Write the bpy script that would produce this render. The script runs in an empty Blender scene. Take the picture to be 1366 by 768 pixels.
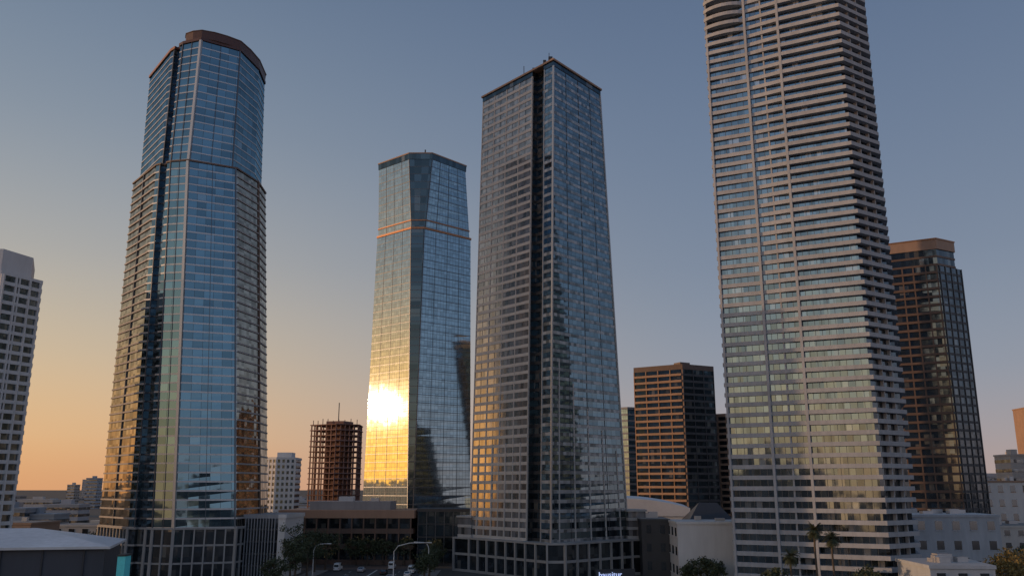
import bpy, math, random
from mathutils import Vector, Matrix
random.seed(7)
sc=bpy.context.scene
COL=sc.collection
R=math.radians
# ------------------------------------------------------------ materials
def newmat(n):
    m=bpy.data.materials.new(n);m.use_nodes=True
    nt=m.node_tree;nt.nodes.clear()
    return m,nt
def N(nt,t,**k):
    n=nt.nodes.new(t)
    for a,b in k.items():setattr(n,a,b)
    return n
def mth(nt,op,a,b=None,c=None):
    n=N(nt,'ShaderNodeMath',operation=op)
    for i,x in enumerate((a,b,c)):
        if x is None:continue
        if isinstance(x,(int,float)):n.inputs[i].default_value=x
        else:nt.links.new(x,n.inputs[i])
    return n.outputs[0]
def rgb(c):return (c[0],c[1],c[2],1)
def concrete(name,col,var=.25,scale=.25,rough=.75,metal=0.,streak=True,bump=.15):
    m,nt=newmat(name);L=nt.links.new
    out=N(nt,'ShaderNodeOutputMaterial');p=N(nt,'ShaderNodeBsdfPrincipled')
    tc=N(nt,'ShaderNodeTexCoord');mp=N(nt,'ShaderNodeMapping');mp.inputs['Scale'].default_value=(1,1,.15 if streak else 1)
    L(tc.outputs['Object'],mp.inputs[0])
    n1=N(nt,'ShaderNodeTexNoise');n1.inputs['Scale'].default_value=scale*4;n1.inputs['Detail'].default_value=6
    L(mp.outputs[0],n1.inputs['Vector'])
    n2=N(nt,'ShaderNodeTexNoise');n2.inputs['Scale'].default_value=scale*.4;n2.inputs['Detail'].default_value=3
    L(tc.outputs['Object'],n2.inputs['Vector'])
    s=mth(nt,'ADD',n1.outputs[0],n2.outputs[0])
    f=mth(nt,'MULTIPLY_ADD',s,var*1.6,1-var*1.6)
    mx=N(nt,'ShaderNodeVectorMath',operation='SCALE');mx.inputs[0].default_value=col;L(f,mx.inputs['Scale'])
    L(mx.outputs[0],p.inputs['Base Color'])
    p.inputs['Roughness'].default_value=rough;p.inputs['Metallic'].default_value=metal
    b=N(nt,'ShaderNodeBump');b.inputs['Strength'].default_value=bump;b.inputs['Distance'].default_value=.05
    L(n1.outputs[0],b.inputs['Height']);L(b.outputs[0],p.inputs['Normal'])
    L(p.outputs[0],out.inputs[0]);return m
def glass(name,tint,pw,ph,refl=.5,rough=.08,tilt=.012,dark=(.012,.016,.02),frame=None,fw=.07,cvar=.5,blind=.12,blindcol=(.16,.15,.13),z0=0.,wave=2.5):
    m,nt=newmat(name);L=nt.links.new
    out=N(nt,'ShaderNodeOutputMaterial')
    uv=N(nt,'ShaderNodeUVMap');sp=N(nt,'ShaderNodeSeparateXYZ');L(uv.outputs[0],sp.inputs[0])
    u=mth(nt,'DIVIDE',sp.outputs[0],pw);v=mth(nt,'DIVIDE',mth(nt,'SUBTRACT',sp.outputs[1],z0),ph)
    cb=N(nt,'ShaderNodeCombineXYZ');L(mth(nt,'FLOOR',u),cb.inputs[0]);L(mth(nt,'FLOOR',v),cb.inputs[1])
    wn=N(nt,'ShaderNodeTexWhiteNoise',noise_dimensions='3D');L(cb.outputs[0],wn.inputs['Vector'])
    sub=N(nt,'ShaderNodeVectorMath',operation='SUBTRACT');L(wn.outputs['Color'],sub.inputs[0]);sub.inputs[1].default_value=(.5,.5,.5)
    scn=N(nt,'ShaderNodeVectorMath',operation='SCALE');L(sub.outputs[0],scn.inputs[0]);scn.inputs['Scale'].default_value=tilt*2
    nz=N(nt,'ShaderNodeTexNoise');nz.inputs['Scale'].default_value=.35;nz.inputs['Detail'].default_value=2;L(uv.outputs[0],nz.inputs['Vector'])
    sb2=N(nt,'ShaderNodeVectorMath',operation='SUBTRACT');L(nz.outputs['Color'],sb2.inputs[0]);sb2.inputs[1].default_value=(.5,.5,.5)
    sc2=N(nt,'ShaderNodeVectorMath',operation='SCALE');L(sb2.outputs[0],sc2.inputs[0]);sc2.inputs['Scale'].default_value=tilt*wave
    ge=N(nt,'ShaderNodeNewGeometry')
    a1=N(nt,'ShaderNodeVectorMath',operation='ADD');L(ge.outputs['Normal'],a1.inputs[0]);L(scn.outputs[0],a1.inputs[1])
    a2=N(nt,'ShaderNodeVectorMath',operation='ADD');L(a1.outputs[0],a2.inputs[0]);L(sc2.outputs[0],a2.inputs[1])
    nn=N(nt,'ShaderNodeVectorMath',operation='NORMALIZE');L(a2.outputs[0],nn.inputs[0])
    gl=N(nt,'ShaderNodeBsdfGlossy');gl.inputs['Roughness'].default_value=rough
    L(nn.outputs[0],gl.inputs['Normal'])
    tv=N(nt,'ShaderNodeVectorMath',operation='SCALE');tv.inputs[0].default_value=tint
    L(mth(nt,'MULTIPLY_ADD',wn.outputs['Value'],cvar,1-cvar*.6),tv.inputs['Scale']);L(tv.outputs[0],gl.inputs['Color'])
    df=N(nt,'ShaderNodeBsdfDiffuse')
    cmx=N(nt,'ShaderNodeMix',data_type='RGBA');cmx.inputs[6].default_value=rgb(dark);cmx.inputs[7].default_value=rgb(blindcol)
    wn2=N(nt,'ShaderNodeTexWhiteNoise',noise_dimensions='3D')
    ad=N(nt,'ShaderNodeVectorMath',operation='ADD');L(cb.outputs[0],ad.inputs[0]);ad.inputs[1].default_value=(17.3,5.1,3);L(ad.outputs[0],wn2.inputs['Vector'])
    L(mth(nt,'MULTIPLY',mth(nt,'LESS_THAN',wn2.outputs['Value'],blind),wn.outputs['Value']),cmx.inputs[0]);L(cmx.outputs[2],df.inputs[0])
    fr=N(nt,'ShaderNodeFresnel');fr.inputs[0].default_value=1.5;L(nn.outputs[0],fr.inputs['Normal'])
    fac=mth(nt,'MULTIPLY_ADD',fr.outputs[0],1-refl,refl)
    ms=N(nt,'ShaderNodeMixShader');L(fac,ms.inputs[0]);L(df.outputs[0],ms.inputs[1]);L(gl.outputs[0],ms.inputs[2])
    last=ms.outputs[0]
    if frame:
        fx=mth(nt,'LESS_THAN',mth(nt,'FRACT',u),fw/pw);fy=mth(nt,'LESS_THAN',mth(nt,'FRACT',v),fw/ph)
        fm=mth(nt,'MAXIMUM',fx,fy)
        fp=N(nt,'ShaderNodeBsdfPrincipled');fp.inputs['Base Color'].default_value=rgb(frame);fp.inputs['Roughness'].default_value=.5
        m2=N(nt,'ShaderNodeMixShader');L(fm,m2.inputs[0]);L(last,m2.inputs[1]);L(fp.outputs[0],m2.inputs[2]);last=m2.outputs[0]
    L(last,out.inputs[0]);return m
def plain(name,col,rough=.6,metal=0.,emit=None):
    m,nt=newmat(name);out=N(nt,'ShaderNodeOutputMaterial');p=N(nt,'ShaderNodeBsdfPrincipled')
    nz=N(nt,'ShaderNodeTexNoise');nz.inputs['Scale'].default_value=3
    tc=N(nt,'ShaderNodeTexCoord');nt.links.new(tc.outputs['Object'],nz.inputs['Vector'])
    v=N(nt,'ShaderNodeVectorMath',operation='SCALE');v.inputs[0].default_value=col
    nt.links.new(mth(nt,'MULTIPLY_ADD',nz.outputs[0],.3,.85),v.inputs['Scale']);nt.links.new(v.outputs[0],p.inputs['Base Color'])
    p.inputs['Roughness'].default_value=rough;p.inputs['Metallic'].default_value=metal
    if emit:
        p.inputs['Emission Color'].default_value=rgb(emit[0]);p.inputs['Emission Strength'].default_value=emit[1]
    nt.links.new(p.outputs[0],out.inputs[0]);return m
# ------------------------------------------------------------ object helpers
class Ctx:parent=None;o=Vector((0,0,0))
def mesh(name,verts,faces,mats,midx=None,uvs=None,parent=True,smooth=False):
    me=bpy.data.meshes.new(name)
    o=Ctx.o if parent else Vector((0,0,0))
    me.from_pydata([(v[0]-o.x,v[1]-o.y,v[2]-o.z) for v in verts],[],faces)
    for m in (mats if isinstance(mats,(list,tuple)) else [mats]):me.materials.append(m)
    if midx:
        for p,i in zip(me.polygons,midx):p.material_index=i
    if uvs:
        ul=me.uv_layers.new(name='UVMap')
        for p,u in zip(me.polygons,uvs):
            for li,x in zip(p.loop_indices,u):ul.data[li].uv=x
    if smooth:
        for p in me.polygons:p.use_smooth=True
    ob=bpy.data.objects.new(name,me);COL.objects.link(ob)
    if parent and Ctx.parent:ob.parent=Ctx.parent
    return ob
def thing(name,loc,label,cat,group=None,kind=None):
    e=bpy.data.objects.new(name,None);e.location=loc;e.empty_display_size=1;COL.objects.link(e)
    e['label']=label;e['category']=cat
    if group:e['group']=group
    if kind:e['kind']=kind
    Ctx.parent=e;Ctx.o=Vector(loc);return e
def offs(P,d):
    n=len(P);D=d if isinstance(d,(list,tuple)) else [d]*n
    L=[]
    for i in range(n):
        a=P[i];b=P[(i+1)%n];dx,dy=b[0]-a[0],b[1]-a[1];l=math.hypot(dx,dy) or 1
        nx,ny=dy/l,-dx/l;L.append((a[0]+nx*D[i],a[1]+ny*D[i],dx/l,dy/l))
    r=[]
    for i in range(n):
        p=L[i-1];q=L[i];cr=p[2]*q[3]-p[3]*q[2]
        if abs(cr)<.12:r.append(((q[0]),(q[1])));continue
        t=((q[0]-p[0])*q[3]-(q[1]-p[1])*q[2])/cr
        r.append((p[0]+p[2]*t,p[1]+p[3]*t))
    return r
def lp(A,B,t):return [(a[0]+(b[0]-a[0])*t,a[1]+(b[1]-a[1])*t) for a,b in zip(A,B)]
def elen(P):return [math.hypot(P[(i+1)%len(P)][0]-P[i][0],P[(i+1)%len(P)][1]-P[i][1]) for i in range(len(P))]
def prism(name,lo,hi,z0,z1,mats,em=None,cap=0,caps=True,nom=None,**k):
    n=len(lo);V=[(p[0],p[1],z0) for p in lo]+[(p[0],p[1],z1) for p in hi]
    nom=nom or elen(lo);F=[];M=[];U=[];acc=0
    for i in range(n):
        j=(i+1)%n;F.append((i,j,n+j,n+i));M.append(em[i] if em else 0)
        u0=acc;u1=acc+nom[i];acc=math.ceil((u1+10)/60)*60
        U.append(((u0,z0),(u1,z0),(u1,z1),(u0,z1)))
    if caps:
        F.append(tuple(range(n,2*n)));M.append(cap);U.append([(p[0],p[1]) for p in hi])
        F.append(tuple(range(n-1,-1,-1)));M.append(cap);U.append([(p[0],p[1]) for p in reversed(lo)])
    return mesh(name,V,F,mats,M,U,**k)
def obox(name,c,dx,dy,z0,z1,mat,ang=0,**k):
    ca,sa=math.cos(ang),math.sin(ang)
    P=[(c[0]+x*ca-y*sa,c[1]+x*sa+y*ca) for x,y in ((-dx/2,-dy/2),(dx/2,-dy/2),(dx/2,dy/2),(-dx/2,dy/2))]
    return prism(name,P,P,z0,z1,mat,**k)
def storeys(sec,h,sp,wmats,wedge,smats,sedge,slaboff,winoff=0.,sname='spandrel',wname='window_band'):
    z0,z1,A,B=sec;n=max(1,round((z1-z0)/h));h=(z1-z0)/n;nom=elen(A)
    f=lambda z:lp(A,B,(z-z0)/(z1-z0))
    for i in range(n):
        a=z0+i*h;b=a+sp;c=a+h
        so=slaboff(i,n) if callable(slaboff) else slaboff
        P,Q=offs(f(a),so),offs(f(b),so)
        prism(sname,P,Q,a,b,smats,sedge,nom=nom)
        prism(wname,offs(f(b),winoff),offs(f(c),winoff),b,c,wmats,wedge,caps=False,nom=nom)
    return h
def pier(sec,e,t,w,d,mat,name='pier',back=.3,za=None,zb=None,base=0.):
    z0,z1,A,B=sec;za=z0 if za is None else za;zb=z1 if zb is None else zb
    V=[]
    for z in (za,zb):
        P=lp(A,B,(z-z0)/(z1-z0));a=P[e];b=P[(e+1)%len(P)]
        dx,dy=b[0]-a[0],b[1]-a[1];l=math.hypot(dx,dy);ux,uy=dx/l,dy/l;nx,ny=uy,-ux
        c=(a[0]+dx*t,a[1]+dy*t)
        for s,o in ((-1,d),(1,d),(1,-back),(-1,-back)):
            V.append((c[0]+ux*s*w/2+nx*(o+base),c[1]+uy*s*w/2+ny*(o+base),z))
    return mesh(name,V,[(0,1,5,4),(1,2,6,5),(2,3,7,6),(3,0,4,7),(4,5,6,7),(3,2,1,0)],mat)
def notch(A,e0,t0,t1,depth):
    a=A[e0];b=A[(e0+1)%len(A)];dx,dy=b[0]-a[0],b[1]-a[1];l=math.hypot(dx,dy);ix,iy=-dy/l*depth,dx/l*depth
    p=(a[0]+dx*t0,a[1]+dy*t0);q=(a[0]+dx*t1,a[1]+dy*t1)
    return A[:e0+1]+[p,(p[0]+ix,p[1]+iy),(q[0]+ix,q[1]+iy),q]+A[e0+1:]
# ------------------------------------------------------------ material library
M_con=concrete('pale_concrete',(.42,.41,.40))
M_pod=concrete('podium_concrete',(.30,.295,.29))
M_rib=concrete('balcony_rib_concrete',(.36,.34,.33))
M_conD=concrete('shaft_concrete',(.37,.385,.41),var=.3)
M_conDd=concrete('shaft_concrete_shaded',(.33,.33,.34),var=.3)  # darker copy of the shaft concrete, right-hand shade put into the colour
M_white=concrete('white_render',(.62,.61,.60),var=.15)
M_roofw=concrete('white_roof_sheet',(.84,.84,.84),var=.1,streak=False)
M_grey=concrete('grey_render',(.27,.28,.30))
M_navy=concrete('navy_cladding',(.055,.062,.08),rough=.6)
M_bluegrey=concrete('blue_grey_render',(.38,.41,.45))
M_dark=concrete('dark_cladding',(.04,.042,.048),rough=.5)
M_brown=concrete('brown_cladding',(.13,.085,.065),rough=.55)
M_brownL=concrete('brown_cladding_sunlit',(.36,.22,.14),rough=.55)  # brown lightened and warmed, low sunlight put into the colour
M_maroon=concrete('maroon_metal',(.07,.028,.024),rough=.45)
M_copper=concrete('copper_band',(.34,.16,.08),rough=.38,metal=.5)
M_alum=concrete('aluminium_trim',(.46,.46,.47),rough=.35,metal=.5,var=.1)
M_alumd=concrete('dark_aluminium',(.10,.11,.13),rough=.35,metal=.5,var=.1)
M_roof=concrete('roof_gravel',(.25,.24,.23),streak=False)
M_tan=concrete('tan_stone',(.50,.485,.47),var=.2,rough=.4)
M_tanL=concrete('pale_stone',(.52,.49,.46),var=.2)
M_tanB=concrete('crown_stone',(.33,.22,.16),var=.2)
hA=2.5;hB=3.1;hC=2.7;hD=2.7
M_gA=glass('teal_glass_octagon',(.30,.50,.62),2.9,hA,refl=.46,rough=.045,tilt=.010,frame=(.03,.04,.05),fw=.09,cvar=.4,blind=.04,z0=14)
M_gAd=glass('dark_glass_octagon',(.32,.46,.56),1.5,hA,refl=.4,rough=.08)
M_gAr=glass('gold_tinted_glass_octagon',(.70,.64,.54),1.5,hA,refl=.52,rough=.06,tilt=.022,cvar=.6,blind=.05)  # side faces only, gold reflections put into the glass tint
M_gB=glass('gold_lit_glass',(.58,.72,.80),1.55,hB/2,refl=.62,rough=.032,tilt=.0022,frame=(.06,.07,.08),fw=.09,cvar=.25,blind=.03)
M_gBr=glass('slate_curtain_glass',(.44,.62,.75),1.55,hB/2,refl=.56,rough=.05,tilt=.0012,frame=(.06,.07,.08),fw=.08,cvar=.3,blind=.03,wave=.8)
M_gBd=glass('dark_corner_glass',(.2,.3,.38),1.8,hB,refl=.3,rough=.1)
M_gC=glass('stone_tower_glass',(.80,.80,.80),1.35,hC,refl=.30,rough=.11,tilt=.009,cvar=.3,blind=1.,blindcol=(.26,.255,.26),dark=(.05,.055,.06))
M_gCb=glass('blue_corner_glass',(.38,.53,.64),2.2,hC,refl=.48,rough=.05,tilt=.008,frame=(.04,.05,.06),fw=.08,cvar=.35,blind=.05)
M_spC=glass('slate_spandrel_glass',(.52,.58,.63),1.35,hC,refl=.3,rough=.3,tilt=.01,cvar=.12,blind=1.,blindcol=(.5,.5,.51))
M_gD=glass('balcony_tower_glass',(.42,.58,.72),1.5,hD,refl=.44,rough=.07,tilt=.012,cvar=.5,blind=.14,blindcol=(.28,.29,.30))
M_gE=glass('dim_window_glass',(.5,.58,.62),1.5,3.2,refl=.3,rough=.1,tilt=.02,cvar=.6,blind=.2)
M_gF=glass('black_window_glass',(.38,.45,.52),1.5,3.3,refl=.28,rough=.1,tilt=.02)
# ============================================================ TOWER A
thing('skyscraper',(-98,262,0),'tall octagonal blue glass skyscraper with dark maroon crown','skyscraper')
A0=[(-122,264),(-106.5,248),(-98.5,245.3),(-92.5,244.3),(-77,249.5),(-74.3,263),(-75,274),(-84,284),(-112,284)]
A1=[(-123.1,265.5),(-109.,249.),(-103.3,246.),(-97.8,245),(-85.3,251.8),(-82.2,264.5),(-82.8,275),(-90,284),(-114,284)]
A2=[(-121.7,266.8),(-108.4,249.9),(-103.4,246.5),(-97.8,245.4),(-86.5,252.1),(-83.5,264.5),(-84.3,275),(-92,283),(-112,283)]
A3=[(-124,271.5),(-109.5,253),(-103.9,248.4),(-97.5,246),(-87.2,253),(-85,265.5),(-86,276),(-94,284),(-114,285)]
def nA(P):return notch(P,1,.3,.74,1.0)
A0,A1,A2,A3=map(nA,(A0,A1,A2,A3))
wE=[2,0,1,1,1,0,0,0,2,2,0,0,0];sE=[0,1,2,2,2,1,1,1,0,0,1,1,1]
low=(14.,121.,A0,A1);up=(121.5,161.5,A2,A3);pod=(0.,14.,A0,A0)
dA=[.32,.1,.05,.05,.05,.08,.08,.08,.28,.22,.1,.1,.1]
storeys(low,hA,.46,[M_gA,M_gAd,M_gAr],wE,[M_rib,M_alum,M_alumd],sE,dA)
dA2=[.12]+[min(x,.08) for x in dA[1:8]]+[.1,.1,.1,.1,.1]
storeys(up,hA,.4,[M_gA,M_gAd,M_gAr],[0,0,1,1,1,0,0,0,0,0,0,0,0],[M_alum,M_alumd],[0,0,1,1,1,0,0,0,0,0,0,0,0],dA2)
prism('setback_ledge',offs(A1,.3),offs(A1,.3),121,121.5,[M_brown])
prism('setback_ledge',offs(A3,.35),offs(A3,.35),161.5,162.4,[M_maroon,M_copper],[1,1]+[0]*11,0)
storeys(pod,4.66,.5,[M_gF],None,[M_pod],None,.15)
prism('podium_cap',offs(A0,.5),offs(A0,.5),13.8,14.3,[M_pod])
for e in (0,1,5,6,7,8):
    ln=elen(A0)[e];k=max(1,round(ln/2.6))
    for i in range(k+(e==8)):pier(pod,e,(i+.0)/k,.4 if i else .8,.4,M_pod,name='pilaster',zb=13.8)
for s in (low,up):
    pier(s,6,1.,.8,.45,M_alum,name='corner_pier');pier(s,5,.95,.3,.3,M_alumd,name='corner_pier')
    pier(s,7,.98,.4,.3,M_alumd,name='corner_pier');pier(s,1,.9,.3,.2,M_alumd,name='corner_pier')
    for t in (.5,):pier(s,7,t,.14,.16,M_alumd,name='mullion');pier(s,6,t,.14,.16,M_alumd,name='mullion')
pier(low,9,0.,.5,.35,M_brown,name='corner_pier');pier(low,0,.5,.3,.35,M_alumd,name='corner_pier')
cr=[(-104.6,262),(-104.4,254),(-104.,250.4),(-103.0,248.2),(-100.4,246.8),(-97.5,246.2),(-94,247.6),(-90.8,249.8),(-87.6,252.9),(-86.1,258.5),(-85.2,265.5),(-86,276.),(-93,283.5),(-103,284)]
prism('crown_band',offs(cr,.1),offs(cr,.25),162.4,164.9,[M_maroon,M_roof],None,1)
prism('crown_cornice',offs(cr,.45),offs(cr,.45),164.9,165.1,[M_brown,M_roof],None,1)
obox('plant_room',(-97,268),8,10,162.4,166.2,M_dark)
# annex of A
thing('annex_building',(-72,258,0),'dark five storey annex with louvred front and white end wall','building')
P=[(-76.5,254),(-66.5,254),(-64.5,254.1),(-64,274),(-76,274)]
storeys((0,16.5,P,P),3.3,.5,[M_gF,M_white],[0,1,1,0,0],[M_dark,M_white],[0,1,1,0,0],[.2,.0,.0,.1,.1])
for i in range(12):pier((0,16.5,P,P),0,i/12,.2,.5,M_grey,name='fin')
prism('parapet',offs(P,.3),offs(P,.3),16.5,17.6,[M_grey,M_white],[0,1,1,0,0],0)
# ============================================================ TOWER B (gold reflection)
thing('skyscraper',(-38,345,0),'blue glass skyscraper reflecting the low golden sun','skyscraper')
def dirp(p,d,s):return (p[0]+d[0]*s,p[1]+d[1]*s)
dl=(-.758,.652)
B0=[dirp((-38.4,330),dl,27),(-38.4,330),(-37.2,329.6),(-16,345.6),(-28,372),(-52,372)]
B1=[dirp((-40.2,330),dl,20.5),(-40.2,330),(-35.2,330),(-17.3,346),(-28,370),(-50,370)]
B1b=[dirp((-40.2,330.5),dl,20),(-40.2,330.5),(-34.8,330.5),(-17.8,346),(-28,370),(-50,370)]
B2=[dirp((-41.8,330),dl,18.6),(-41.8,330),(-32.6,330),(-19.7,344.3),(-28,366),(-50,366)]
bl=(0.,125.5,B0,B1);bu=(126.3,155.,B1b,B2)
wB=[0,1,2,2,0,0]
storeys(bl,hB,.22,[M_gB,M_gBd,M_gBr],wB,[M_alumd],None,.05)
storeys(bu,hB,.22,[M_gB,M_gBd,M_gBr],wB,[M_alumd],None,.05)
prism('setback_ledge',offs(B1,.3),offs(B1,.3),125.5,126.3,[M_copper])
Bq=lp(B1b,B2,.1);prism('setback_ledge',offs(Bq,.25),offs(Bq,.25),129.05,129.5,[M_copper])
prism('roof_parapet',offs(B2,.25),offs(B2,.35),155.,157.3,[M_gBd,M_roof],None,1)
prism('roof_cornice',offs(B2,.5),offs(B2,.5),157.3,157.8,[M_tanB])
for s in (bl,bu):
    for e,t in ((0,.995),(2,0.01)):pier(s,e,t,.25,.2,M_alumd,name='corner_pier')
    for e in (0,2):
        for i in (1,2,3):pier(s,e,i/4,.08,.1,M_alumd,name='mullion')
obox('plant_room',(-36,348),9,9,157.8,160,M_dark)
obox('roof_mast',(-36,336),.5,.5,157.8,161.5,M_dark)
# ============================================================ TOWER C
thing('skyscraper',(10,272,0),'tall glass skyscraper with pale floor bands and dark vertical slot','skyscraper')
def nC(P):return notch(P,0,.72,.885,2.2)
C0=nC([(-13,277.5),(10.8,249.3),(35.2,271.5),(10,303)])
C1=nC([(-9.9,276.7),(13.1,250),(29.9,271),(9,298)])
csec=(10.,155.,C0,C1)
storeys(csec,hC,.95,[M_gC,M_gBd,M_gCb],[0,1,1,1,2,2,0,0],[M_tan,M_dark,M_spC,M_con],[0,1,1,1,2,2,3,3],[.14,.0,.0,.0,.08,.08,.1,.1])
for i in range(0,9):pier(csec,0,i/8.,.28 if i%2==0 else .1,.2 if i%2==0 else .08,M_tan if i%2==0 else M_alumd,name='pier')
pier(csec,4,.02,.3,.25,M_alum,name='corner_pier');pier(csec,5,.0,.35,.3,M_alum,name='corner_pier')
for t in (.25,.5,.75):pier(csec,5,t,.1,.12,M_alumd,name='mullion')
for k,(t,za,zb) in enumerate(((.10,10,62),(.30,10,55),(.50,10,48),(.70,10,42),(.9,10,36))):pier(csec,5,t,.3,.25,M_tan,name='pier',za=za,zb=zb)
for t in (.12,.38,.62,.88):pier(csec,0,t,.4,.3,M_tan,name='pier',za=10,zb=38)
pier(csec,5,1.,.4,.3,M_alum,name='corner_pier')
prism('roof_parapet',offs(C1,.2),offs(C1,.2),155.,156.6,[M_gBd,M_roof],None,1)
C1q=[C1[0],C1[5],C1[6],C1[7]]
prism('roof_cornice',offs(C1q,.6),offs(C1q,.6),156.6,157.2,[M_tanB])
C2=lp(C1q,[(10.5,274)]*4,.12)
prism('roof_screen',C2,C2,157.2,158.8,[M_tanB,M_roof],None,1)
for x,y,s,h in ((12.4,254.5,1.3,160.2),(10.6,256.3,1.,160.),(14.8,257.5,1.4,159.9),(8,262,2.5,159.8),(18,264,3,159.6)):
    obox('roof_equipment',(x,y),s,s,158.8,h,M_dark)
obox('roof_mast',(4,265),.25,.25,158.8,162.5,M_alumd);obox('roof_mast',(12,255),.2,.2,160.2,162,M_alumd)
Cp=[(-18,280),(-13.,275.5),(9.6,247.2),(14.5,247.4),(35.5,266.5),(43,270.5),(43.5,280),(12,312)]
cp=(0.,9.6,Cp,Cp)
storeys(cp,4.8,.7,[M_gF],None,[M_pod],None,.25)
prism('podium_cap',offs(Cp,.5),offs(Cp,.5),9.6,10.1,[M_pod])
EL=elen(Cp)
for e in range(6):
    k=max(1,round(EL[e]/4.6))
    for i in range(k):pier(cp,e,i/k,.5,.55,M_pod,name='pilaster')
for nm,PP,zt in (('side_wing',[(35,268),(40.5,270.2),(41,279),(34,284)],18.),('side_wing',[(-16.8,279.6),(-12.7,276),(-8,284),(-13,288)],16.)):
    storeys((10.1,zt,PP,PP),2.6,.8,[M_gC],None,[M_con],None,.2)
    prism('wing_roof',offs(PP,.5),offs(PP,.5),zt,zt+.5,[M_con])
# ============================================================ TOWER D
thing('skyscraper',(82,236,0),'very tall grey concrete skyscraper ringed with horizontal balcony slabs','skyscraper')
D0=[(57.8,232),(67.6,226.8),(75.8,222.45),(89.6,215.3),(99.6,221.9),(106.5,241),(75,259)]
dsec=(0.,178.2,D0,D0)
nD=round(178.2/hD);h=178.2/nD
nom=elen(D0)
for i in range(nD):
    z=i*h
    b=[.8,.35,1.25,1.45,1.25,.6,.5]
    P=offs(D0,b)
    nE0=0
    if z>146:
        k=min(1,(z-146)/16)
        a0,a1=P[0],P[1];ext=[]
        for q in range(1,8):
            t=q/8;e=2.1*k*math.sin(math.pi*t)**.7
            ext.append((a0[0]+(a1[0]-a0[0])*t-.47*e,a0[1]+(a1[1]-a0[1])*t-.88*e))
        P=[P[0]]+ext+P[1:];nE0=7
    sp=1.06
    em=[0]*(3+nE0)+[1,1,0,0]  # right-hand slab edges take the shaded concrete copy
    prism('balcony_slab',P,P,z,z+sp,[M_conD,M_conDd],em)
    prism('window_band',D0,D0,z+sp,z+h,[M_gD,M_gF],[0,0,0,1,1,0,0],caps=False,nom=nom)  # black glass on right-hand edges darkens that side by colour
pier(dsec,0,0.,.5,.95,M_conD,name='pier');pier(dsec,0,1.,.65,.9,M_conD,name='pier')
pier(dsec,1,.5,.4,.47,M_conD,name='pier');pier(dsec,2,0.,.65,1.3,M_conD,name='pier')
for e,k in ((0,6),(1,6),(2,9),(3,5)):
    for i in range(1,k):
        if e==1 and i==3:continue
        pier(dsec,e,i/k,.1,.1,M_alumd,name='mullion')
for t in (.35,.7):pier(dsec,3,t,.3,.9,M_conDd,name='pier')
prism('roof_slab',offs(D0,1.2),offs(D0,1.2),178.2,179.6,[M_conD])
# ============================================================ E
thing('apartment_tower',(-145,236,0),'white concrete apartment tower with gridded windows','apartment tower')
E0=[(-165,222.7),(-136.,222.7),(-131.07,233.8),(-141,250),(-165,250)]
es=(0.,80.3,E0,E0)
storeys(es,2.6,.95,[M_gE],None,[M_white],None,[.12,.4,.3,.1,.1])
for i in range(0,10):pier(es,0,i/9.,.8 if i%3 else 2.3,.3,M_white,name='pier')
for t in (0.,.36,.45,.7,.96):pier(es,1,t,.45,.6 if t!=.45 else .3,M_white,name='pier')
prism('roof_parapet',offs(E0,.3),offs(E0,.3),80.3,81.1,[M_white])
E1=[(-165,223.5),(-136.7,223.5),(-133.8,233),(-141,247),(-165,247)]
prism('penthouse',E1,E1,81.1,87.5,[M_white,M_roof],None,1)
# ============================================================ F
thing('skyscraper',(150,310,0),'dark skyscraper with flat brown crown and balconies','skyscraper')
F0=[(137.3,305),(151.5,297),(163.,303.5),(166,325),(146,332)]
fs=(0.,102.,F0,F0)
storeys(fs,2.9,.85,[M_gF],None,[M_brown,M_dark],[0,1,1,1,1],[.7,.12,.12,.1,.1])
for t in (0.,.28,.5,.75,.97):pier(fs,0,t,.45,.6,M_brown,name='pier')
for t in (0.05,.3,.55,.8,1.):pier(fs,1,t,.25,.3,M_alumd,name='pier')
F1=[(137.3,305),(151.5,297),(160.2,301.9),(160,322),(146,330)]
storeys((102.,108.,F1,F1),3.,.7,[M_gF],None,[M_brown],None,.2)
prism('crown_band',offs(F1,.45),offs(F1,.45),108.,111.6,[M_tanB,M_roof],None,1)
prism('crown_cornice',offs(F1,.7),offs(F1,.7),111.6,112.,[M_copper,M_roof],None,1)
# ============================================================ G
thing('office_tower',(82,428,0),'brown tower block with warm lit balcony side','tower')
G0=[(60.8,427),(82,413),(98.8,422),(98,446),(68,450)]
gs=(0.,80.5,G0,G0)
storeys(gs,3.1,1.05,[M_gF,M_gBd],[0,1,1,1,0],[M_brownL,M_dark],[0,1,1,1,0],[1.1,.2,.2,.2,.2])
for t in (0.,.25,.5,.75,1.):pier(gs,0,t,.4,.6,M_brownL,name='pier')
for t in (.33,.66,1.):pier(gs,1,t,.4,.3,M_dark,name='pier')
prism('crown_band',offs(G0,.3),offs(G0,.3),80.5,83.,[M_brown,M_roof],None,1)
obox('roof_equipment',(84,424),6,5,83,85,M_brown,.5)
thing('office_tower',(58,475,0),'slim pale blue tower behind the brown block','tower')
P=[(56,470),(62,466),(72,470),(70,490),(58,490)]
storeys((0,66.,P,P),3.3,1.,[M_gBr],None,[M_grey],None,.1);prism('roof_parapet',offs(P,.3),offs(P,.3),66,67.2,[M_grey])
thing('apartment_tower',(112,455,0),'brown apartment tower with stacked balconies catching sunset','apartment tower')
P=[(99,432),(110,424),(123,434),(115,452),(101,450)]
storeys((0,59.,P,P),3.0,1.1,[M_gF],None,[M_tanB],None,[1.,.8,.2,.2,.2]);prism('roof_parapet',offs(P,.5),offs(P,.5),59,60.5,[M_tanB])
for t in (.25,.6,1.):pier((0,59.,P,P),0,t,.5,1.,M_tanB)
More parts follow.
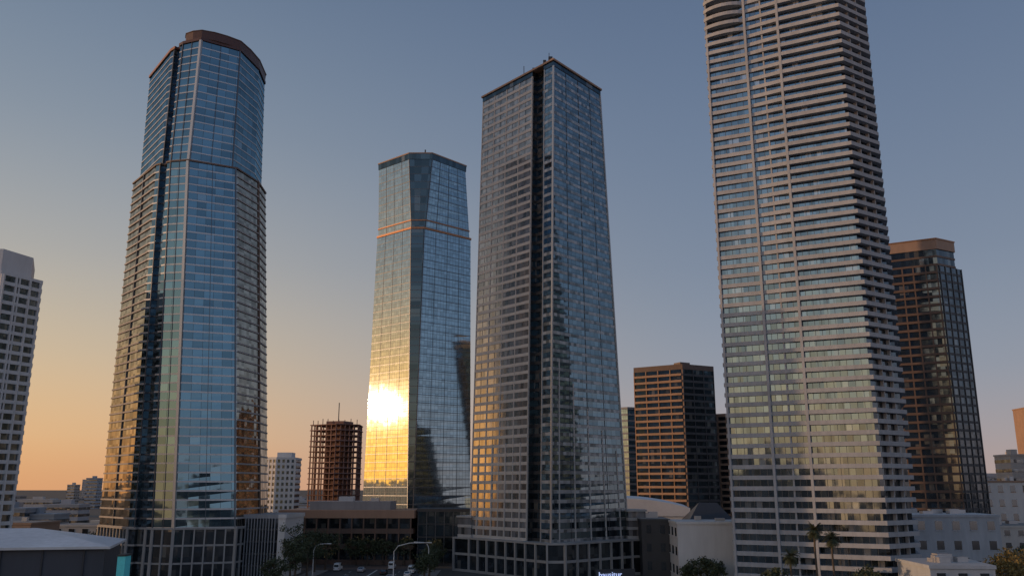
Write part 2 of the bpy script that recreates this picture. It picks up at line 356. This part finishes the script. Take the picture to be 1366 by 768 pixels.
# ============================================================ H
thing('unfinished_tower',(-105,528,0),'unfinished concrete frame tower with roof mast','unfinished building')
M_rust=concrete('raw_red_concrete',(.20,.11,.09),var=.3)
P=[(-121,526),(-104,516),(-92,522),(-93,540),(-116,544)]
for i in range(20):
    z=1.5+i*3.15;prism('floor_slab',offs(P,.3+.8*random.random()),offs(P,.3+.8*random.random()),z,z+.55,[M_rust])
for e in range(5):
    for t in (0,.2,.4,.6,.8):pier((0,61.8,P,P),e,t,.6,.1,M_rust,name='column',back=.5)
P=[(-112,525),(-101,522),(-97,532),(-109,536)];prism('lift_core',P,P,0,64,[M_rust])
for x in range(9):obox('scaffold_pole',(-120+x*3.3,526-6*math.sin(x/8*3.1)),.35,.35,61.8,63.6+2*random.random(),M_rust)
obox('mast',(-104.5,524),.45,.45,64,75,M_dark)
# ============================================================ I
thing('apartment_block',(-128,488,0),'white mid-rise apartment block with rows of windows','apartment building')
P=[(-140,484),(-128,478),(-119,482),(-120,500),(-138,502)]
isec=(0,40.,P,P)
storeys(isec,3.1,1.4,[M_gF],None,[M_white],None,.25)
for e,k in ((0,5),(1,4)):
    for i in range(k+1):pier(isec,e,i/k,1.1,.35,M_white)
prism('roof_parapet',offs(P,.4),offs(P,.4),40,41.2,[M_white]);obox('penthouse',(-126,490),8,8,41.2,44,M_white)
# ============================================================ J
thing('low_building',(-54,312,0),'low brown office building with deep flat roof bands','building')
P=[(-78,303),(-34,301),(-33,326),(-78,328)]
storeys((0,15.,P,P),5.,1.6,[M_gF],None,[M_brown],None,.8)
prism('roof_band',offs(P,1.2),offs(P,1.2),15,17.6,[M_tanB]);P2=[(-70,308),(-42,307),(-42,322),(-70,323)]
prism('roof_block',P2,P2,17.6,20.4,[M_grey]);obox('roof_equipment',(-58,312),5,4,20.4,22,M_white);obox('roof_equipment',(-48,312),3,3,20.4,21.6,M_alum)
for i in range(12):pier((0,15.,P,P),0,i/11,.4,1.,M_brown,name='column')
thing('glass_hall',(-22,312,0),'low dark glass entrance hall below the tower','building')
P=[(-32,304),(-14,303),(-13,322),(-32,324)]
storeys((0,17.,P,P),4.2,.5,[M_gBd],None,[M_dark],None,.15);prism('roof_band',offs(P,.5),offs(P,.5),17,18,[M_dark])
for i in range(7):pier((0,17.,P,P),0,i/6,.25,.3,M_alumd,name='mullion')
# ============================================================ K
thing('warehouse',(-95,158,0),'dark navy hall with pale metal hip roof','building')
P=[(-125,140),(-68.6,151.5),(-75.,172),(-125,172)]
prism('wall',P,P,0,15.,[M_navy]);
Q=offs(P,.9)
prism('eaves',Q,Q,15.,15.4,[M_white])
M_metal=concrete('pale_metal_roof',(.66,.68,.71),rough=.5,metal=.1,streak=False)
V=[(q[0],q[1],15.4) for q in Q]+[(-112,157,17.9),(-86,162,17.9)]
mesh('hip_roof',V,[(0,1,5,4),(1,2,5),(2,3,4,5),(3,0,4)],M_metal)
for i in range(9):pier((0,15.,P,P),0,(i+.5)/9,.25,.25,M_dark,name='wall_rib')
thing('painted_kiosk',(-65,151,0),'slim teal painted stair tower beside the navy hall','kiosk')
M_teal=plain('teal_paint',(.14,.78,.80))
obox('body',(-65.0,151),1.3,2.2,0,13.9,M_teal);obox('roof',(-65.0,151),1.5,2.5,13.9,14.2,M_dark)
# ============================================================ low-rise generator
def lowrise(name,label,P,z,wall,rows=2,trim=None,cat='building',wins=(0,),gap=4.,equip=2,wmat=None,roof=None):
    cx=sum(p[0] for p in P)/len(P);cy=sum(p[1] for p in P)/len(P)
    thing(name,(cx,cy,0),label,cat)
    prism('wall',P,P,0,z,[wall,roof or M_roof],None,1)
    prism('parapet',offs(P,.25),offs(P,.25),z,z+.7,[trim or wall,roof or M_roof],None,1)
    fh=z/rows;sec=(0,z,P,P)
    for e in wins:
        ln=elen(P)[e];k=max(1,int(ln/gap))
        for r in range(rows):
            for i in range(k):
                pier(sec,e,(i+.5)/k,gap*.45,.06,wmat or M_gF,name='window',back=.05,za=r*fh+fh*.35,zb=r*fh+fh*.8)
                pier(sec,e,(i+.5)/k,gap*.5,.16,trim or wall,name='sill',back=.0,za=r*fh+fh*.32-.12,zb=r*fh+fh*.35-.01)
    for i in range(equip):
        x=cx+(random.random()-.5)*(P[1][0]-P[0][0])*.6;y=cy+(random.random()-.5)*6
        s=1.5+random.random()*2;obox('roof_equipment',(x,y),s,s*.8,z+.71,z+1.4+random.random()*1.2,M_alum)
lowrise('low_building','off-white blank walled low building beside the slab tower',[(45.5,246),(64,245),(68,262),(46,264)],15.2,M_white,3,wins=(3,),gap=6,roof=M_white)
lowrise('low_building','narrow black low building between pale walls',[(38,262),(46,261),(47,280),(38,281)],15.4,M_dark,3,wins=(0,),gap=3)
lowrise('low_building','grey commercial block with black loading openings',[(117.5,262),(142,260),(146,282),(118,284)],16.6,M_bluegrey,3,wins=(0,),gap=4.5,equip=5,roof=M_white)
lowrise('low_building','grey flat roofed building with rooftop units',[(87,188),(100,187),(104,208),(88,206)],8.6,M_bluegrey,2,wins=(0,),gap=4,equip=6,roof=M_tanL)
lowrise('house','white house with red tile roof line',[(187,352),(214,348),(216,366),(188,368)],27.,M_white,5,trim=M_tanB,wins=(0,),gap=4,cat='house')
lowrise('low_building','pinkish low building on the street corner',[(150,300),(185,297),(190,320),(150,322)],12,M_tanL,3,wins=(0,),gap=4,equip=4)
lowrise('apartment_tower','orange lit apartment tower at the skyline',[(305,508),(330,500),(335,530),(307,532)],71,M_brownL,20,wins=(0,),gap=5,cat='apartment tower')
lowrise('low_building','pale low commercial block behind the octagonal tower',[(-170,330),(-128,326),(-126,345),(-170,348)],11,M_tanL,3,wins=(0,),gap=5)
lowrise('low_building','brown low block with flat roof near the trees',[(-195,300),(-160,297),(-160,316),(-195,318)],13,M_tanB,3,wins=(0,),gap=4)
# white hall with curved sloping roof
thing('market_hall',(55,342,0),'white hall with curved sloping white roof','building')
P=[(41,326),(64,322.6),(66,344),(43,348)]
prism('wall',P,P,0,15.,[M_roofw])
V=[];F=[]
for i in range(13):
    t=i/12;z=21.2-3.4*t**2.
    V+=[(40.5+24*t,325.5-3.5*t,z),(42.5+24*t,348.5-3.5*t,z+.8),(40.5+24*t,325.5-3.5*t,14.9),(42.5+24*t,348.5-3.5*t,14.9)]
for i in range(12):
    a=i*4;b=a+4;F+=[(a,b,b+1,a+1),(a+2,b+2,b,a),(a+1,b+1,b+3,a+3)]
F+=[(0,1,3,2),(48,50,51,49)]
mesh('curved_roof',V,F,M_roofw)
for i in range(4):pier((0,15,P,P),0,(i+.5)/4,3.2,.08,M_gF,name='window',back=.05,za=5,zb=11)
# dark hip roof house
thing('house',(62,312,0),'low house with dark hip roof','house')
P=[(60,300),(74,298),(76,316),(61,318)]
prism('wall',P,P,0,13.5,[M_dark]);Q=offs(P,.9)
mesh('hip_roof',[(q[0],q[1],13.5) for q in Q]+[(65,309,20),(71,308,20)],[(0,1,5,4),(1,2,5),(2,3,4,5),(3,0,4),(3,2,1,0)],M_dark)
# distant city
M_far=[concrete('far_%s'%n,c) for n,c in (('cream',(.46,.42,.39)),('grey',(.36,.36,.38)),('tan',(.38,.32,.29)),('blue_grey',(.28,.31,.35)))]  # kept pale, distance haze put into the wall colours
def far(x,y,w,d,z,m=None,n=None,lab='distant city building on the hazy plain'):
    e=thing('city_building',(x,y,0),lab,'building',group='distant city buildings')
    P=[(x-w/2,y-d/2),(x+w/2,y-d/2),(x+w/2,y+d/2),(x-w/2,y+d/2)];m=m or random.choice(M_far)
    prism('wall',P,P,0,z,[m,M_roof],None,1)
    n=n or min(9,max(1,int(z/3.5)))
    for i in range(n):
        za=z/n*i+1.2
        prism('window_band',offs(P,.08),offs(P,.08),za,za+1.5,[M_gF],caps=False)
    prism('parapet',offs(P,.3),offs(P,.3),z,z+.8,[m]);obox('penthouse',(x,y),w*.3,d*.3,z+.8,z+3.2,m)
for i in range(120):
    y=360+random.random()**1.5*1500;x=(random.random()*2-1)*.62*y
    w=12+random.random()*22;zz=random.random()
    if -70<x<-5 and y<400:continue
    if 30<x<130 and y<500:continue
    if -145<x<-85 and y<560:continue
    if 125<x<230 and y<380:continue
    if x<-110 and y<380:continue
    far(x,y,w,12+random.random()*14,5+zz**3*(12 if (y<700 or x<-200) else 34))
for x,y,w,z in ((-520,1100,14,36),(-545,1100,9,28),(430,760,9,52),(455,800,12,46),(470,760,12,40),(-260,520,20,15),(-215,400,26,13),(-240,430,16,15),(245,430,10,40),(262,455,12,34),(-1100,2300,30,45),(-700,2100,30,60),(-640,2100,22,48)):far(x,y,w,14,z)
for x,y,w,d,z in ((240,236,16,16,62),(262,345,30,26,105),(340,372,30,26,84)):
    far(x,y,w,d,z,M_dark,int(z/4),'dark office block in the neighbouring quarter')
for x,y,w,d,z in ((-190,-120,40,30,38),(-120,-160,34,30,26),(-60,-200,36,30,46),(10,-180,40,30,30),(80,-210,34,30,55),(150,-170,40,30,28),(-290,-180,44,30,52),(-20,-300,30,30,70)):
    far(x,y,w,d,z,M_grey,int(z/4),'grey office block across the street')
# ============================================================ ground and roads
def sheet(name,P,z,mat,kind='structure'):
    Ctx.parent=None
    o=mesh(name,[(p[0],p[1],z) for p in P],[tuple(range(len(P)))],mat,parent=False);o['kind']=kind;o['label']=name.replace('_',' ')+' of the city street scene';return o
M_ground=concrete('ground_earth',(.085,.08,.07),streak=False,scale=.05,rough=.95)
M_road=concrete('asphalt',(.055,.055,.057),streak=False,scale=.4,rough=.8)
M_pave=concrete('paving',(.24,.23,.22),streak=False,scale=.5,rough=.85)
M_line=plain('road_paint',(.7,.7,.66),.7)
sheet('ground',[(-5000,-400),(5000,-400),(5000,9000),(-5000,9000)],0,M_ground)
sheet('road',[(-57,20),(-27,20),(-27,297),(-57,297)],.004,M_road)
for a,b in ((-62,-57),(-27,-22)):
    o=prism('pavement',[(a,20),(b,20),(b,280),(a,280)],[(a,20),(b,20),(b,280),(a,280)],0,.14,[M_pave],parent=False);o['kind']='structure';o['label']='raised kerbed pavement beside the street'
sheet('cross_street',[(-400,284),(-57.01,284),(-57.01,296),(-400,296)],.004,M_road)
for x in (-49.5,-34.5):
    for i in range(14):
        y=170+i*8;sheet('lane_marking',[(x-.08,y),(x+.08,y),(x+.08,y+3.5),(x-.08,y+3.5)],.009,M_line)
sheet('lane_marking',[(-42.3,150),(-41.9,150),(-41.9,282),(-42.3,282)],.009,M_line)
# ============================================================ trees
def leafmat(name,c):
    m,nt=newmat(name);out=N(nt,'ShaderNodeOutputMaterial');p=N(nt,'ShaderNodeBsdfPrincipled')
    g=N(nt,'ShaderNodeTexNoise');g.inputs['Scale'].default_value=.9;tc=N(nt,'ShaderNodeTexCoord');nt.links.new(tc.outputs['Object'],g.inputs['Vector'])
    v=N(nt,'ShaderNodeVectorMath',operation='SCALE');v.inputs[0].default_value=c
    nt.links.new(mth(nt,'MULTIPLY_ADD',g.outputs[0],1.6,.2),v.inputs['Scale']);nt.links.new(v.outputs[0],p.inputs['Base Color'])
    p.inputs['Roughness'].default_value=.7;nt.links.new(p.outputs[0],out.inputs[0]);return m
M_leaf=leafmat('dark_foliage',(.055,.07,.033));M_leaf2=leafmat('autumn_foliage',(.20,.14,.04));M_bark=concrete('bark',(.09,.065,.045),scale=2)
M_palm=leafmat('palm_frond',(.045,.055,.025))
def tube(pts,rad,seg=7):
    V=[];F=[]
    for i,(p,r) in enumerate(zip(pts,rad)):
        p=Vector(p);d=(Vector(pts[min(i+1,len(pts)-1)])-Vector(pts[max(i-1,0)])).normalized()
        a=d.orthogonal().normalized();b=d.cross(a)
        for k in range(seg):
            t=2*math.pi*k/seg;V.append(p+a*math.cos(t)*r+b*math.sin(t)*r)
    for i in range(len(pts)-1):
        for k in range(seg):
            k2=(k+1)%seg;F.append((i*seg+k,i*seg+k2,(i+1)*seg+k2,(i+1)*seg+k))
    return V,F
def tree(x,y,hh,w,lm,label,leaves=1500,grp='street trees'):
    thing('tree',(x,y,0),label,'tree',group=grp)
    rnd=random.Random(int(x*31+y*7))
    V,F=tube([(x,y,0),(x+.1,y,hh*.25),(x-.1,y+.1,hh*.5),(x,y,hh*.8)],[.35,.27,.2,.06])
    tips=[]
    for i in range(8):
        a=rnd.random()*6.28;z=hh*(.3+.45*rnd.random());r=w*(.25+.25*rnd.random())
        e=(x+math.cos(a)*r,y+math.sin(a)*r,z+hh*.18)
        v,f=tube([(x,y,z),((x+e[0])/2,(y+e[1])/2,z+hh*.07),e],[.13,.09,.03],5);o=len(V);V+=v;F+=[tuple(q+o for q in ff) for ff in f];tips.append(e)
    mesh('trunk',V,F,M_bark,smooth=True)
    V=[];F=[];cl=[]
    for i in range(22):
        a=rnd.random()*6.28;q=rnd.random();z=hh*(.38+.58*q);rr=w*.5*math.sin(math.pi*(.18+.75*q))*(.45+.6*rnd.random())
        cl.append((Vector((x+math.cos(a)*rr,y+math.sin(a)*rr,z)),w*(.1+.12*rnd.random())))
    for e in tips:cl.append((Vector(e),w*.14))
    for i in range(leaves):
        c,r=rnd.choice(cl);d=Vector((rnd.gauss(0,1),rnd.gauss(0,1),rnd.gauss(0,.8)));p=c+d*r*.55
        n=Vector((rnd.gauss(0,1),rnd.gauss(0,1),rnd.gauss(.5,1))).normalized();a=n.orthogonal().normalized();b=n.cross(a);s=.16+.2*rnd.random()
        o=len(V);V+=[p-a*s,p+b*s*.7,p+a*s,p-b*s*.7];F.append((o,o+1,o+2,o+3))
    mesh('crown',V,F,lm)
for x,y,hh,w in ((-60,250,15,8),(-59.5,262,13,8),(-60,274,12,7),(-59,240,11,7),(-52,300,9,8),(-43,299,8,7),(-25,296,8,7),(-24.5,284,7,6),(-60,228,8,6),(-67,296,9,8),(-82,298,10,8),(-95,250,6,5),(-24,262,6,5),(-58.8,284,11,8),(-48,298.5,9,7),(-36,299,9,8),(-25,274,7,6),(-24.5,252,6,5)):
    tree(x,y,hh,w,M_leaf,'dark leafy street tree beside the pavement',1800 if hh>10 else 1200)
for x,y,hh,w in ((112,206,9,9),(118,212,11,10),(106,214,8,8),(110,225,7,8),(123,222,10,8)):
    tree(x,y,hh,w,M_leaf2 if x>111 else M_leaf,'yellowing autumn tree beside white flat roofed building',1800)
for x,y,hh,w in ((50,240,7,6),(54,238,6,6),(47,241,5,5),(60,206,7,6),(78,200,8,7),(84,214,6,4),(146,256,9,8),(-140,300,10,9),(-135,320,11,9),(-150,330,10,10),(-175,325,10,9),(-165,296,9,8),(-150,290,8,8)):
    tree(x,y,hh,w,M_leaf,'dark leafy tree between the low buildings',1200)
def palm(x,y,hh):
    thing('palm_tree',(x,y,0),'tall slim palm tree before the slab tower','palm tree',group='palm trees')
    rnd=random.Random(int(x*10))
    V,F=tube([(x,y,0),(x+.2,y,hh*.3),(x+.1,y,hh*.7),(x+.3,y,hh-1.2)],[.38,.26,.22,.25],9);mesh('trunk',V,F,M_bark,smooth=True)
    V=[];F=[];t0=Vector((x+.3,y,hh-1.2))
    for i in range(44):
        a=rnd.random()*6.28;el=-.9+2.2*rnd.random();L=1.9+.8*rnd.random();pr=t0.copy();d=Vector((math.cos(a)*math.cos(el),math.sin(a)*math.cos(el),math.sin(el)))
        side=Vector((-math.sin(a),math.cos(a),0))
        for k in range(9):
            q=pr+d*L/9;d=(d+Vector((0,0,-.13))).normalized();wl=.75*math.sin(math.pi*(k+1)/10.5)+.1
            for s in (-1,1):
                for h2 in (0,.5):
                    b=pr.lerp(q,h2);tip=b+side*s*wl+d*.35-Vector((0,0,.22));o=len(V);V+=[b,b+d*.13,tip];F.append((o,o+1,o+2))
            o=len(V);V+=[pr-side*.04,pr+side*.04,q+side*.03,q-side*.03];F.append((o,o+1,o+2,o+3));pr=q
    mesh('crown',V,F,M_palm)
palm(69,205,16.6);palm(73.6,207,14.8);palm(63.2,205,11.)
# ============================================================ street lamps
def lamp(x,y,dirx,hh,reach):
    thing('street_lamp',(x,y,0),'grey curved arm street lamp on the pavement','street lamp',group='street lamps')
    pts=[(x,y,.0),(x,y,hh*.5),(x,y,hh*.8),(x+dirx*reach*.12,y,hh*.93),(x+dirx*reach*.45,y,hh),(x+dirx*reach,y,hh+.1)]
    V,F=tube(pts,[.18,.15,.13,.12,.1,.09],8);mesh('pole',V,F,M_white,smooth=True)
    obox('lamp_head',(x+dirx*(reach+.5),y),1.1,.4,hh,hh+.22,M_white);obox('base',(x,y),.5,.5,0.14,.6,M_alum)
lamp(-31.5,240,1,10.6,9)
lamp(-57.8,262,1,9,4);lamp(-25,270,-1,9,3.5)
# ============================================================ cars
def carpaint(n,c):
    return plain(n,c,.3,.1)
paints=[carpaint('paint_white',(.8,.8,.78)),carpaint('paint_silver',(.45,.46,.47)),carpaint('paint_black',(.03,.03,.035)),carpaint('paint_red',(.3,.04,.03))]
M_tyre=plain('tyre_rubber',(.02,.02,.02),.9);M_tail=plain('tail_light',(.3,.02,.01),.3);M_headl=plain('head_light',(.8,.8,.75),.2)
def car(x,y,van,m,lab):
    e=thing('parked_car' if not van else 'delivery_van',(x,y,0.01),lab,'van' if van else 'car',group='vehicles on the street')
    W=.92;Ln=5.4 if van else 4.5
    if van:prof=[(-2.7,.35),(-2.7,2.1),(-2.5,2.3),(1.3,2.3),(1.9,1.4),(2.65,1.1),(2.7,.4)]
    else:prof=[(-2.25,.35),(-2.25,.85),(-1.9,.98),(-1.3,1.42),(.4,1.45),(1.15,.98),(2.1,.82),(2.25,.4)]
    n=len(prof);V=[];
    for s in (-1,1):
        for (a,b) in prof:V.append((x+s*W*(.82 if b>1.2 else 1),y+a,b))
    F=[(i,(i+1)%n,n+(i+1)%n,n+i) for i in range(n)]+[tuple(range(n-1,-1,-1)),tuple(range(n,2*n))]
    b=mesh('body',V,F,m)
    g=[(-1.25,1.02),(-1.0,1.36),(.3,1.38),(.9,1.02)] if not van else [(.2,1.4),(.2,2.05),(1.2,2.05),(1.65,1.4)]
    for s in (-1,1):
        mesh('side_window',[(x+s*(W*(.86 if q[1]<1.2 or van else .84)+.05),y+q[0],q[1]) for q in g],[(0,1,2,3) if s>0 else (3,2,1,0)],M_gF)
    if not van:
        mesh('windscreen',[(x-.7,y+1.14,1.03),(x+.7,y+1.14,1.03),(x+.66,y+.5,1.42),(x-.66,y+.5,1.42)],[(0,1,2,3)],M_gF)
        mesh('rear_window',[(x-.7,y-1.88,1.03),(x+.7,y-1.88,1.03),(x+.66,y-1.36,1.42),(x-.66,y-1.36,1.42)],[(0,1,2,3)],M_gF)
    else:
        mesh('rear_window',[(x-.7,y-2.71,1.3),(x+.7,y-2.71,1.3),(x+.68,y-2.71,1.95),(x-.68,y-2.71,1.95)],[(0,1,2,3)],M_gF)
    for s in (-1,1):
        obox('tail_light',(x+s*.7,y-Ln/2-.02),.3,.06,.7,.9,M_tail);obox('head_light',(x+s*.68,y+Ln/2+.0),.34,.06,.6,.78,M_headl)
        for wy in (-1.4,1.4):
            V,F=tube([(x+s*(W-.2),y+wy,.33),(x+s*(W+.03),y+wy,.33)],[.33,.33],14);F=F+[tuple(range(13,-1,-1)),tuple(range(14,28))];mesh('wheel',V,F,M_tyre)
spots=[(-54,280,1),(-46,276,0),(-38,268,2),(-30.2,272,1),(-30.2,262,0),(-38,286,1),(-46,252,2),(-34,252,0)]
for i,(x,y,v) in enumerate(spots):
    k=0 if v==1 else (2 if v==2 else i%2);car(x,y,v==1,paints[k],('white delivery van on the asphalt street' if v==1 else ['white','silver','black','dark red'][k]+' car on the asphalt street'))
# ============================================================ sign on podium
thing('lit_sign',(27,255,0),'white and blue illuminated lettering sign on podium','sign')
cu=bpy.data.curves.new('sign_text','FONT');cu.body='bausitur';cu.size=2.0;cu.extrude=.08;cu.resolution_u=2
tmp=bpy.data.objects.new('tmp',cu);COL.objects.link(tmp);dg=bpy.context.evaluated_depsgraph_get();me=bpy.data.meshes.new_from_object(tmp.evaluated_get(dg));bpy.data.objects.remove(tmp)
me.materials.clear();me.materials.append(plain('sign_glow',(.5,.6,.9),emit=((.5,.62,1),.8)))
so=bpy.data.objects.new('lettering',me);COL.objects.link(so);so.parent=Ctx.parent
ang=math.atan2(266.5-247.4,35.5-14.5)
so.rotation_euler=(R(90),0,ang*.35);so.location=(22.6-27,236-255,2.2)
obox('sign_board',(27.2,237.6),11,.25,1.4,4.2,M_dark,ang*.35);obox('support_post',(24,236.9),.3,.3,0,1.4,M_dark);obox('support_post',(30.5,238.9),.3,.3,0,1.4,M_dark)
# ============================================================ sun, sky, camera
AZ=-90.;EL=4.5
S=Vector((math.sin(R(AZ))*math.cos(R(EL)),math.cos(R(AZ))*math.cos(R(EL)),math.sin(R(EL))))
ld=bpy.data.lights.new('sun','SUN');ld.energy=2.0;ld.angle=R(.5);ld.color=(1,.60,.32)
lo=bpy.data.objects.new('sun',ld);COL.objects.link(lo);lo.rotation_euler=S.to_track_quat('Z','Y').to_euler()
w=bpy.data.worlds.new('World');sc.world=w;w.use_nodes=True;nt=w.node_tree;nt.nodes.clear();L=nt.links.new
out=N(nt,'ShaderNodeOutputWorld');bg=N(nt,'ShaderNodeBackground')
sky=N(nt,'ShaderNodeTexSky',sky_type='NISHITA');sky.sun_disc=False;sky.sun_elevation=R(EL);sky.sun_rotation=R(AZ);sky.air_density=1.3;sky.dust_density=2.5;sky.ozone_density=2.
bg.inputs['Strength'].default_value=.05
L(sky.outputs[0],bg.inputs[0])
tc=N(nt,'ShaderNodeTexCoord');sp=N(nt,'ShaderNodeSeparateXYZ');L(tc.outputs['Generated'],sp.inputs[0])
el=mth(nt,'MULTIPLY',mth(nt,'ARCSINE',sp.outputs[2]),180/math.pi)
fac=mth(nt,'DIVIDE',el,45.)
def ramp(stops):
    r=N(nt,'ShaderNodeValToRGB');r.color_ramp.interpolation='B_SPLINE'
    e=r.color_ramp.elements
    while len(e)<len(stops):e.new(.5)
    for x,(p,c) in zip(e,stops):x.position=p/45.;x.color=rgb([((v/255+.055)/1.055)**2.4 for v in c])
    L(fac,r.inputs[0]);return r.outputs[0]
warm=ramp([(0,(226,162,112)),(3,(238,190,134)),(8,(214,194,162)),(14,(176,176,174)),(22,(138,152,168)),(32,(108,127,152)),(45,(82,102,130))])
cool=ramp([(0,(184,160,152)),(3,(170,161,163)),(7,(149,157,171)),(14,(128,142,163)),(24,(108,126,153)),(33,(94,113,142)),(45,(78,97,128))])
nrm=N(nt,'ShaderNodeVectorMath',operation='DOT_PRODUCT');L(tc.outputs['Generated'],nrm.inputs[0]);nrm.inputs[1].default_value=(S.x,S.y,0)
mr=N(nt,'ShaderNodeMapRange');mr.interpolation_type='SMOOTHSTEP';mr.inputs[1].default_value=-.3;mr.inputs[2].default_value=.62;L(nrm.outputs['Value'],mr.inputs[0])
mx=N(nt,'ShaderNodeMix',data_type='RGBA');L(mr.outputs[0],mx.inputs[0]);L(cool,mx.inputs[6]);L(warm,mx.inputs[7])
d2=N(nt,'ShaderNodeVectorMath',operation='DOT_PRODUCT');L(tc.outputs['Generated'],d2.inputs[0]);d2.inputs[1].default_value=S
dd=mth(nt,'MAXIMUM',d2.outputs['Value'],0.)
e2=mth(nt,'DIVIDE',el,7.5);low_el=mth(nt,'EXPONENT',mth(nt,'MULTIPLY',mth(nt,'MULTIPLY',e2,e2),-1.))
gc=N(nt,'ShaderNodeVectorMath',operation='SCALE');gc.inputs[0].default_value=(2.6,1.0,.03);L(mth(nt,'MULTIPLY',mth(nt,'POWER',dd,25.),low_el),gc.inputs['Scale'])
av=N(nt,'ShaderNodeVectorMath',operation='ADD');L(mx.outputs[2],av.inputs[0]);L(gc.outputs[0],av.inputs[1])
mr2=N(nt,'ShaderNodeMapRange');mr2.interpolation_type='SMOOTHSTEP';mr2.inputs[1].default_value=.35;mr2.inputs[2].default_value=-.7;mr2.inputs[3].default_value=1.;mr2.inputs[4].default_value=1.5;L(sp.outputs[1],mr2.inputs[0])  # sky behind the camera brightened, an added ambient fill
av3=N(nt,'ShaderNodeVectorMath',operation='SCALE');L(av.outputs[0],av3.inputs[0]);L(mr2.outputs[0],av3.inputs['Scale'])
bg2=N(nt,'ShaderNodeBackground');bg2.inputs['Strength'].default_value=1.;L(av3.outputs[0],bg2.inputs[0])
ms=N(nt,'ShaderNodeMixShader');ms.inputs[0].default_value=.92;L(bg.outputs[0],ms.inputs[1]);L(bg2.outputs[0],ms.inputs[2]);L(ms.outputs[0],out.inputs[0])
cam=bpy.data.cameras.new('camera');co=bpy.data.objects.new('camera',cam);COL.objects.link(co)
cam.sensor_width=36;cam.lens=1150/1366*36;cam.clip_end=20000;cam.clip_start=.5
co.location=(0,0,25);co.rotation_euler=(R(90)+math.atan(266/1150),0,0)
sc.camera=co
sc.view_settings.view_transform='Standard';sc.view_settings.look='None';sc.view_settings.exposure=0
